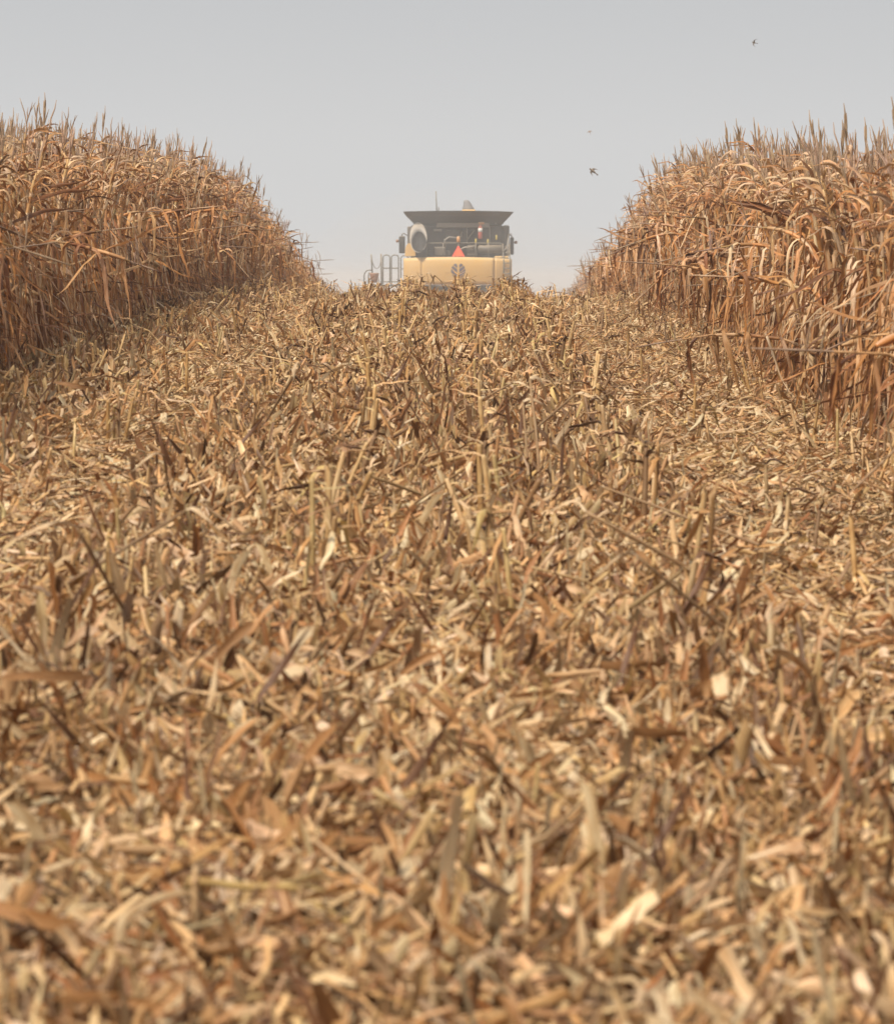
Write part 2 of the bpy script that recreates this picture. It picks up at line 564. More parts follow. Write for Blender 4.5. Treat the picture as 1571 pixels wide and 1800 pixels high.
def scatter(name, coll, pts, rots, scs, idx):
    me = bpy.data.meshes.new(name)
    me.from_pydata([tuple(p) for p in pts], [], [])
    a = me.attributes.new('rot', 'FLOAT_VECTOR', 'POINT'); a.data.foreach_set('vector', np.array(rots, dtype=np.float32).ravel())
    a = me.attributes.new('sc', 'FLOAT_VECTOR', 'POINT'); a.data.foreach_set('vector', np.array(scs, dtype=np.float32).ravel())
    a = me.attributes.new('idx', 'INT', 'POINT'); a.data.foreach_set('value', np.array(idx, dtype=np.int32))
    o = link(bpy.data.objects.new(name, me))
    g = bpy.data.node_groups.new(name + '_scatter', 'GeometryNodeTree')
    g.interface.new_socket('Geometry', in_out='INPUT', socket_type='NodeSocketGeometry')
    g.interface.new_socket('Geometry', in_out='OUTPUT', socket_type='NodeSocketGeometry')
    gi = g.nodes.new('NodeGroupInput'); go = g.nodes.new('NodeGroupOutput')
    ci = g.nodes.new('GeometryNodeCollectionInfo')
    ci.inputs['Collection'].default_value = coll
    ci.inputs['Separate Children'].default_value = True
    ip = g.nodes.new('GeometryNodeInstanceOnPoints')
    ip.inputs['Pick Instance'].default_value = True
    def attr(nm, ty):
        x = g.nodes.new('GeometryNodeInputNamedAttribute'); x.data_type = ty; x.inputs['Name'].default_value = nm
        return next(s for s in x.outputs if s.enabled and s.name == 'Attribute')
    g.links.new(gi.outputs[0], ip.inputs['Points'])
    g.links.new(ci.outputs[0], ip.inputs['Instance'])
    g.links.new(attr('idx', 'INT'), ip.inputs['Instance Index'])
    e2r = g.nodes.new('FunctionNodeEulerToRotation')
    g.links.new(attr('rot', 'FLOAT_VECTOR'), e2r.inputs[0])
    g.links.new(e2r.outputs[0], ip.inputs['Rotation'])
    g.links.new(attr('sc', 'FLOAT_VECTOR'), ip.inputs['Scale'])
    g.links.new(ip.outputs[0], go.inputs[0])
    md = o.modifiers.new('scatter', 'NODES'); md.node_group = g
    return o

XL, XR, PITCH_ROW = -3.50, 3.20, 0.744
def bow(side, y):
    q = min(1.0, max(0.0, (y - 32) / 52.0)); q = q * q * (3 - 2 * q)
    return (-0.18 * q) if side < 0 else (-0.15 + 0.98 * q)
corn = []     # (x, y, z, euler, scale, idx, side, row)
for side in (-1, 1):
    edge = XL if side < 0 else XR
    for row in range(7):
        x0 = edge + side * PITCH_ROW * row
        y = 9.0 + rng.random() * 0.2
        y1 = 150.0
        while y < y1:
            y += rng.uniform(0.11, 0.19)
            x = x0 + bow(side, y) + rng.gauss(0, 0.035)
            bent = rng.random() < ((0.03 if y < 42 else 0.09) if row == 0 else 0.13 if row == 1 else 0.06)
            leanx = -side * abs(rng.gauss(0.06, 0.09)) if row < 2 else rng.gauss(0, 0.07)
            leany = rng.gauss(0.02, 0.07)
            idx = rng.randrange(12, 20) if bent else rng.randrange(0, 12)
            if bent:
                azr = (math.pi if side > 0 else 0.0) + rng.gauss(0.35 * -side, 0.5)
            else:
                azr = rng.random() * 6.28
            rot = (Matrix.Rotation(leanx, 3, 'Y') @ Matrix.Rotation(-leany, 3, 'X') @ Matrix.Rotation(azr, 3, 'Z')).to_euler()
            # the crop is tallest on the shoulder of the rise and shorter beyond it
            hs_ = 0.99 if side < 0 else 1.03 + 0.055 * min(1, max(0, (y - 28) / 16))
            g_ = math.exp(-((y - 68) / 17.0) ** 2)
            s = hs_ * rng.uniform(0.93, 1.06) * (1 + (0.05 if side < 0 else 0.06) * g_ - 0.06 * min(1, max(0, (y - 92) / 10)))
            corn.append((x, y, gzf(x, y), tuple(rot), s, idx, side, row))
# ahead of the harvester the maize still stands across the strip
for k in range(9):
    x0 = XL + PITCH_ROW * k
    y = 136.0
    while y < 150:
        y += rng.uniform(0.14, 0.22)
        x = x0 + rng.gauss(0, 0.03)
        rot = (rng.gauss(0, .06), rng.gauss(0, .06), rng.random() * 6.28)
        corn.append((x, y, gzf(x, y), rot, rng.uniform(0.95, 1.05), rng.randrange(0, 12), 0, 0))

def inframe(x, y, m=30):
    u = CX + F * x / y
    return -m < u < 1571 + m
def score(c):
    return c[1] + (c[7] * 9)
solo = set()
for side in (-1, 1):
    cand = sorted([i for i, c in enumerate(corn) if c[6] == side and inframe(c[0], c[1]) and c[7] < 2], key=lambda i: score(corn[i]))
    solo |= set(cand[:148])
LAB = {(-1, 0): 'dry tan maize plant standing upright in the uncut block left of the cut strip',
       (-1, 1): 'dry maize plant bent over halfway up in the uncut block left of the strip',
       (1, 0): 'dry tan maize plant standing upright in the uncut block right of the cut strip',
       (1, 1): 'dry maize plant bent over halfway up in the uncut block right of the strip'}
GRP = {(-1, 0): 'upright maize plants in the left block', (-1, 1): 'bent maize plants in the left block',
       (1, 0): 'upright maize plants in the right block', (1, 1): 'bent maize plants in the right block'}
for i in sorted(solo):
    x, y, z, rot, s, idx, side, row = corn[i]
    key = (side, 1 if idx >= 12 else 0)
    t = thing('maize_plant', LAB[key], 'maize plant', (x, y, z), rot, GRP[key])
    t.scale = (s, s, s)
    for j, nm in enumerate(PARTN):
        link(bpy.data.objects.new(nm, plants[idx][j]), t)
rest = [c for i, c in enumerate(corn) if i not in solo]
o = scatter('maize_field', src_maize, [c[:3] for c in rest], [c[3] for c in rest], [(c[4],) * 3 for c in rest], [c[5] for c in rest])
tag(o, 'dense dry maize standing in the uncut field on both sides of the strip', 'maize', kind='stuff')

# ------------------------------------------------------------------ stubble
def stub():
    mb = MB()
    h = rng.uniform(0.15, 0.47)
    c = pick([((0.68, 0.48, 0.25), 4.2), ((0.50, 0.30, 0.135), 3), ((0.36, 0.20, 0.09), 2), ((0.64, 0.47, 0.22), 0.8), ((0.27, 0.15, 0.07), 0.8)])
    d = Vector((rng.gauss(0, 0.10), rng.gauss(0, 0.10), 1)).normalized()
    r = rng.uniform(0.008, 0.0125)
    mb.tube([d * (h * t) - Vector((0, 0, 0.03)) for t in (0, 0.18, 0.22, 0.5, 0.54, 0.58, 0.97, 1.0)], [r * 1.15, r * 1.05, r * 1.25, r, r * 1.18, r, r * 0.95, r * 0.8], c, 0, 7)
    # split fibres at the cut
    for k in range(rng.randint(1, 3)):
        a = rng.random() * 6.28
        p0 = d * (h * rng.uniform(0.7, 0.98))
        leaf(mb, p0, a, R(rng.uniform(40, 88)), rng.uniform(0.06, 0.18), rng.uniform(0.010, 0.022), jit(c), 0.4, 5, 0)
    # torn sheaths and leaf ends that hang at the stub
    for k in range(rng.randint(2, 4)):
        a = rng.random() * 6.28
        leaf(mb, d * (h * rng.uniform(0.25, 0.9)), a, R(rng.uniform(20, 80)), rng.uniform(0.12, 0.32), rng.uniform(0.012, 0.036), pick(LITC), rng.uniform(0.6, 1.0), 7, 1)
    return mb

LITC = [((0.72, 0.465, 0.225), 4), ((0.79, 0.575, 0.335), 4.8), ((0.56, 0.315, 0.125), 2.6), ((0.79, 0.62, 0.405), 3.6), ((0.36, 0.165, 0.055), 2.4), ((0.20, 0.10, 0.042), 1.7), ((0.70, 0.50, 0.21), 1.0), ((0.58, 0.41, 0.25), 0.9)]
LITP = LITC
LITD = [((0.66, 0.41, 0.19), 3), ((0.76, 0.52, 0.28), 2.6), ((0.50, 0.265, 0.10), 3.2), ((0.80, 0.62, 0.40), 2.0), ((0.34, 0.15, 0.05), 3.2), ((0.19, 0.095, 0.04), 2.4), ((0.52, 0.36, 0.20), 1.2)]
stub_meshes = []
src_stub = bpy.data.collections.new('stub_source')
for i in range(16):
    m_ = stub().mesh('stalk_stub', [M_litstalk, M_litter])
    stub_meshes.append(m_)
    src_stub.objects.link(bpy.data.objects.new('stalk_stub_%02d' % i, m_))
keep = [0.8, 0.6, 0.75, 0.8, 1.0, 1.0, 0.22, 0.25]
stubs = []
for k in range(8):
    x0 = XL + PITCH_ROW * (k + 1)
    y = 7.0
    while y < 121:
        y += rng.uniform(0.07, 0.14)
        if rng.random() > keep[k] * (0.35 if y < 16 else 0.6 if y < 26 else 1.2): continue
        cl_ = 0.5 + 0.5 * math.sin(y * 2.1 + k * 2.4 + 1.6 * math.sin(y * 0.9 + k))
        if rng.random() > 0.12 + 0.85 * cl_: continue
        x = x0 + rng.gauss(0, 0.045)
        lean = abs(rng.gauss(0, 0.28)); la = rng.random() * 6.28
        rot = (Matrix.Rotation(lean, 3, (math.cos(la), math.sin(la), 0)) @ Matrix.Rotation(rng.random() * 6.28, 3, 'Z')).to_euler()
        stubs.append((x, y, gzf(x, y), tuple(rot), rng.uniform(0.75, 1.15) * (0.7 if y < 16 else 0.95 if y < 55 else 0.98) * (1.15 if k in (3, 4, 5) and y > 17 else 0.92), rng.randrange(16)))
order = sorted([i for i, c in enumerate(stubs) if inframe(c[0], c[1], 10) and c[1] > 9.3], key=lambda i: stubs[i][1])
solo = set(order[:290])
for i in solo:
    x, y, z, rot, s, idx = stubs[i]
    o = link(bpy.data.objects.new('stalk_stub', stub_meshes[idx]))
    o.location = (x, y, z); o.rotation_euler = rot; o.scale = (s, s, s)
    tag(o, 'short cut maize stalk stub standing in the litter of the near part of the strip', 'stalk stub', 'cut stalk stubs in the near litter')
rest = [c for i, c in enumerate(stubs) if i not in solo]
o = scatter('stubble', src_stub, [c[:3] for c in rest], [c[3] for c in rest], [(c[4],) * 3 for c in rest], [c[5] for c in rest])
tag(o, 'rows of cut maize stubble running up to the crest of the strip', 'stubble', kind='stuff')

# ------------------------------------------------------------------ litter
def litter_clump(fine):
    mb = MB()
    LITC = LITD if fine else LITP
    for k in range(34):
        a = rng.random() * 6.28
        rr = 0.21 * math.sqrt(rng.random())
        p = Vector((rr * math.cos(a), rr * math.sin(a), rng.uniform(0.0, 0.11) * rng.random() ** 0.5))
        az = rng.random() * 6.28
        el = rng.gauss(0, 0.5) if rng.random() < 0.85 else rng.uniform(0.6, 1.4)
        d = Vector((math.cos(az) * math.cos(el), math.sin(az) * math.cos(el), math.sin(el)))
        u = rng.random()
        if u < 0.13:      # broken stalk
            ln = rng.uniform(0.07, 0.30); r = rng.uniform(0.004, 0.0105)
            c = pick([((0.64, 0.42, 0.21), 3), ((0.48, 0.26, 0.11), 2), ((0.30, 0.17, 0.075), 1.8), ((0.66, 0.46, 0.22), 0.7)])
            bend = Vector((rng.gauss(0, .05), rng.gauss(0, .05), rng.gauss(0, .03))) * ln
            mb.tube([p - d * ln / 2, p - d * ln * 0.1, p + bend * .6, p + d * ln * 0.12 + bend, p + d * ln / 2], [r * .8, r, r * 1.15, r, r * .8], c, 1, 6)
            continue
        if u < 0.22:      # husk
            ln = rng.uniform(0.10, 0.20); wd = rng.uniform(0.022, 0.044); c = pick([(LITC[1][0], 2), (LITC[3][0], 2), (LITC[0][0], 2)]); n = 8; fold = rng.uniform(0.25, 0.55)
        elif u < 0.58:    # leaf shard
            ln = rng.uniform(0.08, 0.34); wd = rng.uniform(0.010, 0.031); c = pick(LITC); n = 8; fold = rng.uniform(0.05, 0.5)
        else:             # sliver and straw
            ln = rng.uniform(0.03, 0.17); wd = rng.uniform(0.003, 0.010); c = pick(LITC); n = 5; fold = 0.25
        roll = rng.gauss(0, 1.0)
        cv = rng.gauss(0, 0.55); cl = rng.gauss(0, 0.42); tw = rng.gauss(0, 1.1)
        q = p - d * ln / 2
        pts, sd, ws = [], [], []
        e0, e1 = rng.choice((0.25, 0.8, 1.0, 1.1)), rng.choice((0.12, 0.3, 0.8, 1.0))
        kk = rng.randint(2, n - 2) if rng.random() < 0.35 else -1      # a crease where it was broken
        e2, a2 = el - cv * .5, az - cl * .5
        for i in range(n):
            t = i / (n - 1)
            e2 += cv / n + rng.gauss(0, 0.06); a2 += cl / n + rng.gauss(0, 0.05)
            if i == kk: e2 += rng.gauss(0, 0.8); a2 += rng.gauss(0, 0.6)
            dd = Vector((math.cos(a2) * math.cos(e2), math.sin(a2) * math.cos(e2), math.sin(e2)))
            if i: q = q + dd * ln / (n - 1)
            s = Matrix.Rotation(roll + tw * t, 3, dd) @ Vector((-math.sin(a2), math.cos(a2), 0))
            pts.append(q.copy()); sd.append(s)
            ws.append(max(0.002, wd * min(1, e0 + 3 * t) * min(1, e1 + 2.2 * (1 - t)) * rng.uniform(0.85, 1.1)))
        mb.ribbon(pts, sd, ws, c, 0, fold, crumple=0.12, ragged=min(wd * 0.9, ln * .12))
    return mb
src_lit = bpy.data.collections.new('litter_source')
NCL = 44
for i in range(NCL):
    src_lit.objects.link(bpy.data.objects.new('litter_clump_%02d' % i, litter_clump(i >= NCL // 2).mesh('litter_clump', [M_litter, M_litstalk])))
def long_piece():
    mb = MB()
    ln = rng.uniform(0.28, 0.75); r = rng.uniform(0.006, 0.011)
    el = rng.gauss(0.08, 0.22)
    c = pick([((0.62, 0.43, 0.22), 3), ((0.46, 0.28, 0.13), 3), ((0.30, 0.17, 0.08), 1.8), ((0.36, 0.22, 0.11), 2)])
    n = 9
    q = Vector((-ln / 2 * math.cos(el), 0, 0.06)); a = 0
    pts = []
    kk = rng.randint(2, n - 2)
    for i in range(n):
        if i: q = q + Vector((math.cos(a) * math.cos(el), math.sin(a) * math.cos(el), math.sin(el))) * ln / (n - 1)
        if i == kk and rng.random() < .5: el -= rng.uniform(.1, .9) * (1 if el > 0 else -1); a += rng.gauss(0, .5)
        a += rng.gauss(0, .04)
        pts.append(q.copy())
    mb.tube(pts, [r * (1.2 if i % 3 == 0 else 1.0) * (1 - .3 * i / n) for i in range(n)], c, 1, 7)
    for k in range(rng.randint(1, 4)):
        leaf(mb, pts[rng.randint(1, n - 1)], rng.random() * 6.28, R(rng.uniform(-10, 60)), rng.uniform(0.12, 0.36), rng.uniform(0.014, 0.036), pick(LITC), rng.uniform(.3, .9), 8, 0)
    return mb
NLP = 14
for i in range(NLP):
    src_lit.objects.link(bpy.data.objects.new('litter_clump_%02d' % (NCL + i), long_piece().mesh('litter_stalk', [M_litter, M_litstalk])))
def fill(x0, x1, y0, y1, dens):
    n = int((x1 - x0) * (y1 - y0) * dens)
    return np.stack([nrg.uniform(x0, x1, n), nrg.uniform(y0, y1, n)], -1)
P = np.concatenate([fill(-3.3, 3.05, 6.5, 30, 80), fill(-3.4, 3.15, 30, 92, 60), fill(-3.4, 3.15, 92, 120, 12),
                    fill(-5.5, -3.3, 20, 75, 12), fill(3.05, 5.2, 20, 75, 30), fill(-6, -3.3, 6.5, 20, 30), fill(3.05, 6, 6.5, 20, 30)])
zl = gz(P[:, 0], P[:, 1]) + nrg.uniform(0.0, 0.035, len(P)) + 0.03 * np.maximum(0, np.sin(P[:, 0] * 2.3 + 2 * np.sin(P[:, 1] * 1.1)) * np.sin(P[:, 1] * 1.9 + P[:, 0]))
n_ = len(P)
def patch(x, y):
    return np.sin(x * 1.9 + 1.7 * np.sin(y * 0.63)) * np.sin(y * 0.83 + 1.3 * np.sin(x * 1.1)) + 0.6 * np.sin(x * 4.3 + y * 1.3) * np.sin(y * 2.7 - x * 1.7)
pt = patch(P[:, 0], P[:, 1])
track = (np.abs(P[:, 0] - 2.0) < 0.85) | (np.abs(P[:, 0] + 1.95) < 0.50)
rowd = np.abs((P[:, 0] - XL) / PITCH_ROW - np.round((P[:, 0] - XL) / PITCH_ROW))          # 0 on a row, 0.5 between rows
pdark = np.clip(0.42 + 0.38 * pt + 0.30 * (0.25 - rowd) * 2 - 0.5 * track, 0.05, 0.95)
lidx = nrg.integers(0, NCL // 2, n_) + (nrg.random(n_) < pdark) * (NCL // 2)
zsc = np.where(track, 0.45, 1.0 + 0.35 * np.clip(pt, -1, 1))
longp = (nrg.random(n_) < 0.040) & (P[:, 1] > 15)
lidx[longp] = NCL + nrg.integers(0, NLP, int(longp.sum()))
rots = np.stack([nrg.normal(0, 0.16, n_), nrg.normal(0, 0.16, n_), nrg.uniform(0, 6.28, n_)], -1)
sc_ = nrg.uniform(0.75, 1.2, n_)
o = scatter('crop_litter', src_lit, np.stack([P[:, 0], P[:, 1], zl], -1).tolist(), rots, np.stack([sc_, sc_, sc_ * zsc], -1), lidx)
tag(o, 'chopped dry maize leaves, husks and stalk bits covering the strip', 'crop litter', kind='stuff')

# ------------------------------------------------------------------ single fallen pieces
def fallen(name, label, cat, a, b, r, col, lift=0.07, arch=0.0, fork=None, lift2=None, leafn=1, mat=None):
    """a broken stalk between the ground points seen at photograph pixels a and b"""
    A = on_ground(*a); B = on_ground(*b)
    A.z += lift; B.z += lift if lift2 is None else lift2
    base = A.copy()
    t = thing(name, label, cat, tuple(base))
    mb = MB()
    n = 11
    pts = []
    for i in range(n):
        q = i / (n - 1)
        p = A.lerp(B, q) - base
        p.z += arch * 4 * q * (1 - q) + 0.003 * math.sin(q * 9)
        pts.append(p)
    rs = [r * (1.0 - 0.25 * i / n) * (1.22 if i % 4 == 0 else 1.0) for i in range(n)]
    mb.tube(pts, rs, col, 0, 8)
    o = bpy.data.objects.new('stalk', mb.mesh('stalk', [M_litstalk])); link(o, t)
    if fork:
        mf = MB()
        k = int(fork[0] * (n - 1))
        C_ = on_ground(*fork[1]) - base; C_.z += fork[2]
        mf.tube([pts[k], pts[k].lerp(C_, 0.5) + Vector((0, 0, 0.008)), C_], [r * .9, r * .75, r * .55], col, 0, 7)
        link(bpy.data.objects.new('side_shoot', mf.mesh('side_shoot', [M_litstalk])), t)
    for k in range(leafn):
        ml = MB()
        i = rng.randint(3, n - 3)
        leaf(ml, pts[i], rng.random() * 6.28, R(rng.uniform(5, 50)), rng.uniform(0.12, 0.28), rng.uniform(0.02, 0.04), pick(LITC), 0.6, 8)
        link(bpy.data.objects.new('leaf', ml.mesh('leaf', [M_litter])), t)
    return t
fallen('fallen_stalk', 'yellow broken stalk with a forked end lying across the litter in the foreground', 'stalk', (330, 1688), (530, 1700), 0.0095, (0.58, 0.41, 0.16), 0.17, 0.0, (0.85, (610, 1660), 0.17))
fallen('fallen_stalk', 'short olive stalk piece lying just below the forked yellow stalk', 'stalk', (545, 1708), (628, 1752), 0.0105, (0.36, 0.25, 0.09), 0.15, 0, None, None, 0)
fallen('fallen_stalk', 'long thin dry stalk arched over the stubble beside the right maize block', 'stalk', (1000, 598), (1108, 612), 0.011, (0.34, 0.20, 0.09), 0.14, 0.06)
fallen('fallen_stalk', 'dark brown stalk slanting down to the right in the middle of the litter', 'stalk', (1115, 1128), (1205, 1180), 0.012, (0.24, 0.13, 0.06), 0.13, 0, None, 0.06, 0)
fallen('fallen_stalk', 'slanting brown stalk crossing the centre of the strip below the combine', 'stalk', (660, 832), (760, 790), 0.013, (0.28, 0.16, 0.07), 0.10, 0.03)
fallen('fallen_stalk', 'thick pale stalk propped slantwise over the litter right of centre', 'stalk', (905, 905), (1025, 882), 0.013, (0.50, 0.32, 0.16), 0.08, 0.03)
fallen('fallen_stalk', 'dark stalk slanting down to the right in the near litter left of centre', 'stalk', (205, 1345), (295, 1420), 0.011, (0.27, 0.16, 0.07), 0.12, 0, None, 0.08, 0)
fallen('fallen_stalk', 'long grey-brown stalk lying slantwise on the litter at the left edge', 'stalk', (0, 838), (130, 798), 0.013, (0.42, 0.28, 0.15), 0.10, 0.03)

def ear_cob(label, pos, col):
    t = thing('maize_cob', label, 'maize cob', tuple(pos))
    bm = bmesh.new()
    rings = []
    for i in range(15):
        q = i / 14
        rr = 0.024 * (0.65 + 0.5 * math.sin(math.pi * min(1, q * 0.8 + 0.18))) * (0.9 if i % 2 else 1.05)
        rings.append([(rr * math.cos(2 * math.pi * k / 14) * (0.93 if k % 2 else 1.05), rr * math.sin(2 * math.pi * k / 14) * (0.93 if k % 2 else 1.05), 0.16 * q) for k in range(14)])
    bm_loft(bm, rings)
    part('kernels', bm, paint_mat('orange_kernels', col, 0.4, 0.08, scale=30), t, True)
    mb = MB()
    for k in range(5):
        leaf(mb, (0, 0, 0.0), k * 1.26, R(rng.uniform(10, 60)), rng.uniform(0.12, 0.2), 0.05, jit((0.74, 0.52, 0.31)), 0.5, 7)
    link(bpy.data.objects.new('husk', mb.mesh('husk', [M_litter])), t)
    return t
cob = ear_cob('bare orange maize cob hanging among leaves at the edge of the right block', px(1577, 590, 27.6), (0.52, 0.20, 0.05))
cob.rotation_euler = (R(20), R(-115), 0)

def sprout(label, pos, s):
    t = MB()
    for k in range(3):
        leaf(t, (0, 0, -0.02), k * 2.1 + rng.random(), R(rng.uniform(55, 85)), rng.uniform(0.07, 0.12) * s, 0.014 * s, jit((0.07, 0.16, 0.03)), 0.5, 6)
    o = link(bpy.data.objects.new('green_sprout', t.mesh('green_sprout', [M_green])))
    o.location = pos
    return tag(o, label, 'sprout')
p = on_ground(512, 1660); p.z += 0.10
sprout('small green sprout poking out of the litter just above the forked yellow stalk', p, 1.0)
p = on_ground(1036, 1072); p.z += 0.08
sprout('tiny green sprout in the litter in the middle of the strip', p, 0.8)
p = on_ground(507, 912); p.z += 0.08
sprout('tiny green sprout in the litter among stubs on the left half of the strip', p, 0.9)

# ------------------------------------------------------------------ combine harvester (rear view; local x to the right, y forward, z up)
D0 = 123.08
base = px(620 + 905 / 4.909, 320 + 1448 / 4.909, D0)
cmb = thing('combine_harvester', 'dusty yellow and black combine harvester seen from behind, half hidden beyond the crest', 'combine harvester', tuple(base))
def cx(u): return (u - 905) / 319.0
def cz(v): return (1448 - v) / 319.0

# yellow rear hood: three curved panels
def hood(u0, u1, nseg):
    bm = bmesh.new()
    vs0, vs1 = [], []
    NZ = 8
    for i in range(nseg + 1):
        u = u0 + (u1 - u0) * i / nseg
        x = cx(u)
        k = x / 1.47
        top = cz(648 + 14 * k * k + 3 * k)
        bot = cz(884)
        yb = 0.30 * k ** 4 + 0.05 * k * k
        ra, rb = [], []
        for j in range(NZ + 1):
            t = j / NZ
            z = bot + (top - bot) * t
            bul = 0.10 * (1 - t) ** 2 + 0.16 * max(0, t - 0.72) ** 1.4
            ra.append(bm.verts.new((x, yb + bul, z)))
            rb.append(bm.verts.new((x * 0.985, yb + bul + 0.04, z - 0.01)))
        vs0.append(ra); vs1.append(rb)
    for i in range(nseg):
        for j in range(NZ):
            bm.faces.new((vs0[i][j], vs0[i + 1][j], vs0[i + 1][j + 1], vs0[i][j + 1]))
            bm.faces.new((vs1[i][j + 1], vs1[i + 1][j + 1], vs1[i + 1][j], vs1[i][j]))
        bm.faces.new((vs0[i][NZ], vs0[i + 1][NZ], vs1[i + 1][NZ], vs1[i][NZ]))
        bm.faces.new((vs1[i][0], vs1[i + 1][0], vs0[i + 1][0], vs0[i][0]))
    for i, q in ((0, 1), (nseg, -1)):
        for j in range(NZ):
            f = (vs0[i][j], vs0[i][j + 1], vs1[i][j + 1], vs1[i][j])
            bm.faces.new(f if q > 0 else f[::-1])
    return part('hood_panel', bm, M_yellow, cmb, True)
hood(437, 590, 10); hood(594, 1222, 24); hood(1226, 1372, 10)
# body sides behind the hood
bm = bmesh.new()
bm_box(bm, (cx(437) + .01, 0.42, cz(884)), (cx(1372) - .01, 5.2, cz(690)), 0.08)
part('body', bm, M_yellow, cmb)
# corner panel, rounded, left above the hood
bm = bmesh.new()
ol = [(cx(448), cz(640)), (cx(540), cz(640)), (cx(540), cz(560)), (cx(520), cz(532)), (cx(480), cz(528)), (cx(462), cz(545)), (cx(452), cz(580))]
bm_prism(bm, ol, 0.32, 1.6)
part('side_panel', bm, M_yellow, cmb)
bm = bmesh.new()
bm_box(bm, (cx(1222), 0.36, cz(665)), (cx(1345), 1.5, cz(640)), 0.03)
part('side_panel', bm, M_yellow, cmb)
# engine bay
bm = bmesh.new()
bm_box(bm, (cx(500), 0.95, cz(700)), (cx(1300), 3.2, cz(372)), 0.04)
part('engine_bay', bm, M_black, cmb)
bm = bmesh.new()
bm_box(bm, (cx(468), 1.2, cz(640)), (cx(506), 3.0, cz(382)), 0.03)
part('rear_light_housing', bm, M_dark, cmb)
bm = bmesh.new()
bm_box(bm, (cx(1296), 1.0, cz(640)), (cx(1354), 3.0, cz(372)), 0.04)
part('rear_light_housing', bm, M_dark, cmb)
# engine deck, its tread plate and details
bm = bmesh.new()
bm_box(bm, (cx(470), 0.30, cz(668)), (cx(1345), 1.2, cz(652)), 0.01)
part('deck', bm, M_dark, cmb)
bm = bmesh.new()
for (u0, v0, u1, v1, y) in ((700, 560, 800, 640, .62), (650, 590, 840, 640, .75), (985, 545, 1075, 640, .66)):
    bm_box(bm, (cx(u0), y, cz(v1)), (cx(u1), 0.97, cz(v0)), 0.03)
part('engine_cover', bm, M_dark, cmb)
bm = bmesh.new()
bm_box(bm, (cx(720), 0.86, cz(392)), (cx(1180), 0.97, cz(350)), 0.02)
bm_box(bm, (cx(695), 0.82, cz(425)), (cx(768), 0.96, cz(403)), 0.02)
part('air_intake', bm, M_grey, cmb)
bm = bmesh.new()
bm_box(bm, (cx(790), 0.88, cz(520)), (cx(980), 0.97, cz(415)), 0.03)
for k in range(9):
    bm_box(bm, (cx(800), 0.865, cz(424 + k * 11)), (cx(970), 0.885, cz(419 + k * 11)))
part('cooling_grille', bm, M_dark, cmb)
bm = bmesh.new()
bm_tube(bm, [(cx(1080), 0.62, cz(582)), (cx(1095), 0.62, cz(580)), (cx(1282), 0.62, cz(580)), (cx(1294), 0.62, cz(580))], [0.08, 0.115, 0.115, 0.06], 18)
part('exhaust_silencer', bm, M_dark, cmb, True)
bm = bmesh.new()
bm_tube(bm, [(cx(985), 0.88, cz(525)), (cx(985), 0.88, cz(380))], 0.016)
bm_tube(bm, [(cx(990), 0.86, cz(495)), (cx(1050), 0.86, cz(412))], 0.014)
bm_tube(bm, [(cx(1180), 0.86, cz(380)), (cx(1184), 0.86, cz(530))], 0.014)
part('brace', bm, M_grey, cmb, True)
bm = bmesh.new()
bm_tube(bm, [(cx(640), 0.34, cz(640)), (cx(640), 0.34, cz(532)), (cx(650), 0.34, cz(528)), (cx(960), 0.34, cz(527)), (cx(1270), 0.34, cz(529)), (cx(1284), 0.34, cz(534)), (cx(1286), 0.34, cz(640))], 0.012)
for u in (780, 1060, 1170):
    bm_tube(bm, [(cx(u), 0.34, cz(650)), (cx(u), 0.34, cz(527))], 0.012)
part('deck_rail', bm, M_rail, cmb, True)
bm = bmesh.new()
for u, v in ((1240, 475), (1166, 512), (1062, 508)):
    bm_tube(bm, [(cx(u), 0.60, cz(v + 26)), (cx(u), 0.60, cz(v + 20)), (cx(u), 0.60, cz(v - 16)), (cx(u), 0.60, cz(v - 20))], [0.014, 0.026, 0.024, 0.012], 10)
part('filter_cap', bm, M_brass, cmb, True)
# hoses
bm = bmesh.new()
bm_tube(bm, [(cx(800), .7, cz(560)), (cx(792), .6, cz(500)), (cx(830), .6, cz(475)), (cx(890), .66, cz(480)), (cx(935), .7, cz(470)), (cx(940), .8, cz(430))], 0.022, 8)
bm_tube(bm, [(cx(1050), .7, cz(575)), (cx(1030), .58, cz(560)), (cx(960), .6, cz(565)), (cx(900), .7, cz(600))], 0.02, 8)
part('hose', bm, M_grey, cmb, True)
# slow-moving-vehicle triangle on its post
bm = bmesh.new()
tri = [(cx(858), cz(646)), (cx(964), cz(646)), (cx(966), cz(640)), (cx(914), cz(551)), (cx(906), cz(551)), (cx(855), cz(640))]
bm_prism(bm, tri, 0.265, 0.275)
o = part('warning_triangle', bm, M_smvr, cmb)
bm = bmesh.new()
bm_prism(bm, [(cx(872), cz(640)), (cx(950), cz(640)), (cx(910), cz(564))], 0.258, 0.2645)
part('reflective_face', bm, M_smv, o)
bm = bmesh.new()
bm_tube(bm, [(cx(911), 0.30, cz(650)), (cx(911), 0.30, cz(520))], 0.015)
part('sign_post', bm, M_dark, cmb, True)
bm = bmesh.new()
bm_tube(bm, [(cx(911), 0.30, cz(522)), (cx(911), 0.30, cz(518)), (cx(911), 0.30, cz(490)), (cx(911), 0.30, cz(474)), (cx(911), 0.30, cz(468))], [0.03, 0.05, 0.052, 0.042, 0.015], 14)
part('beacon', bm, M_orange, cmb, True)
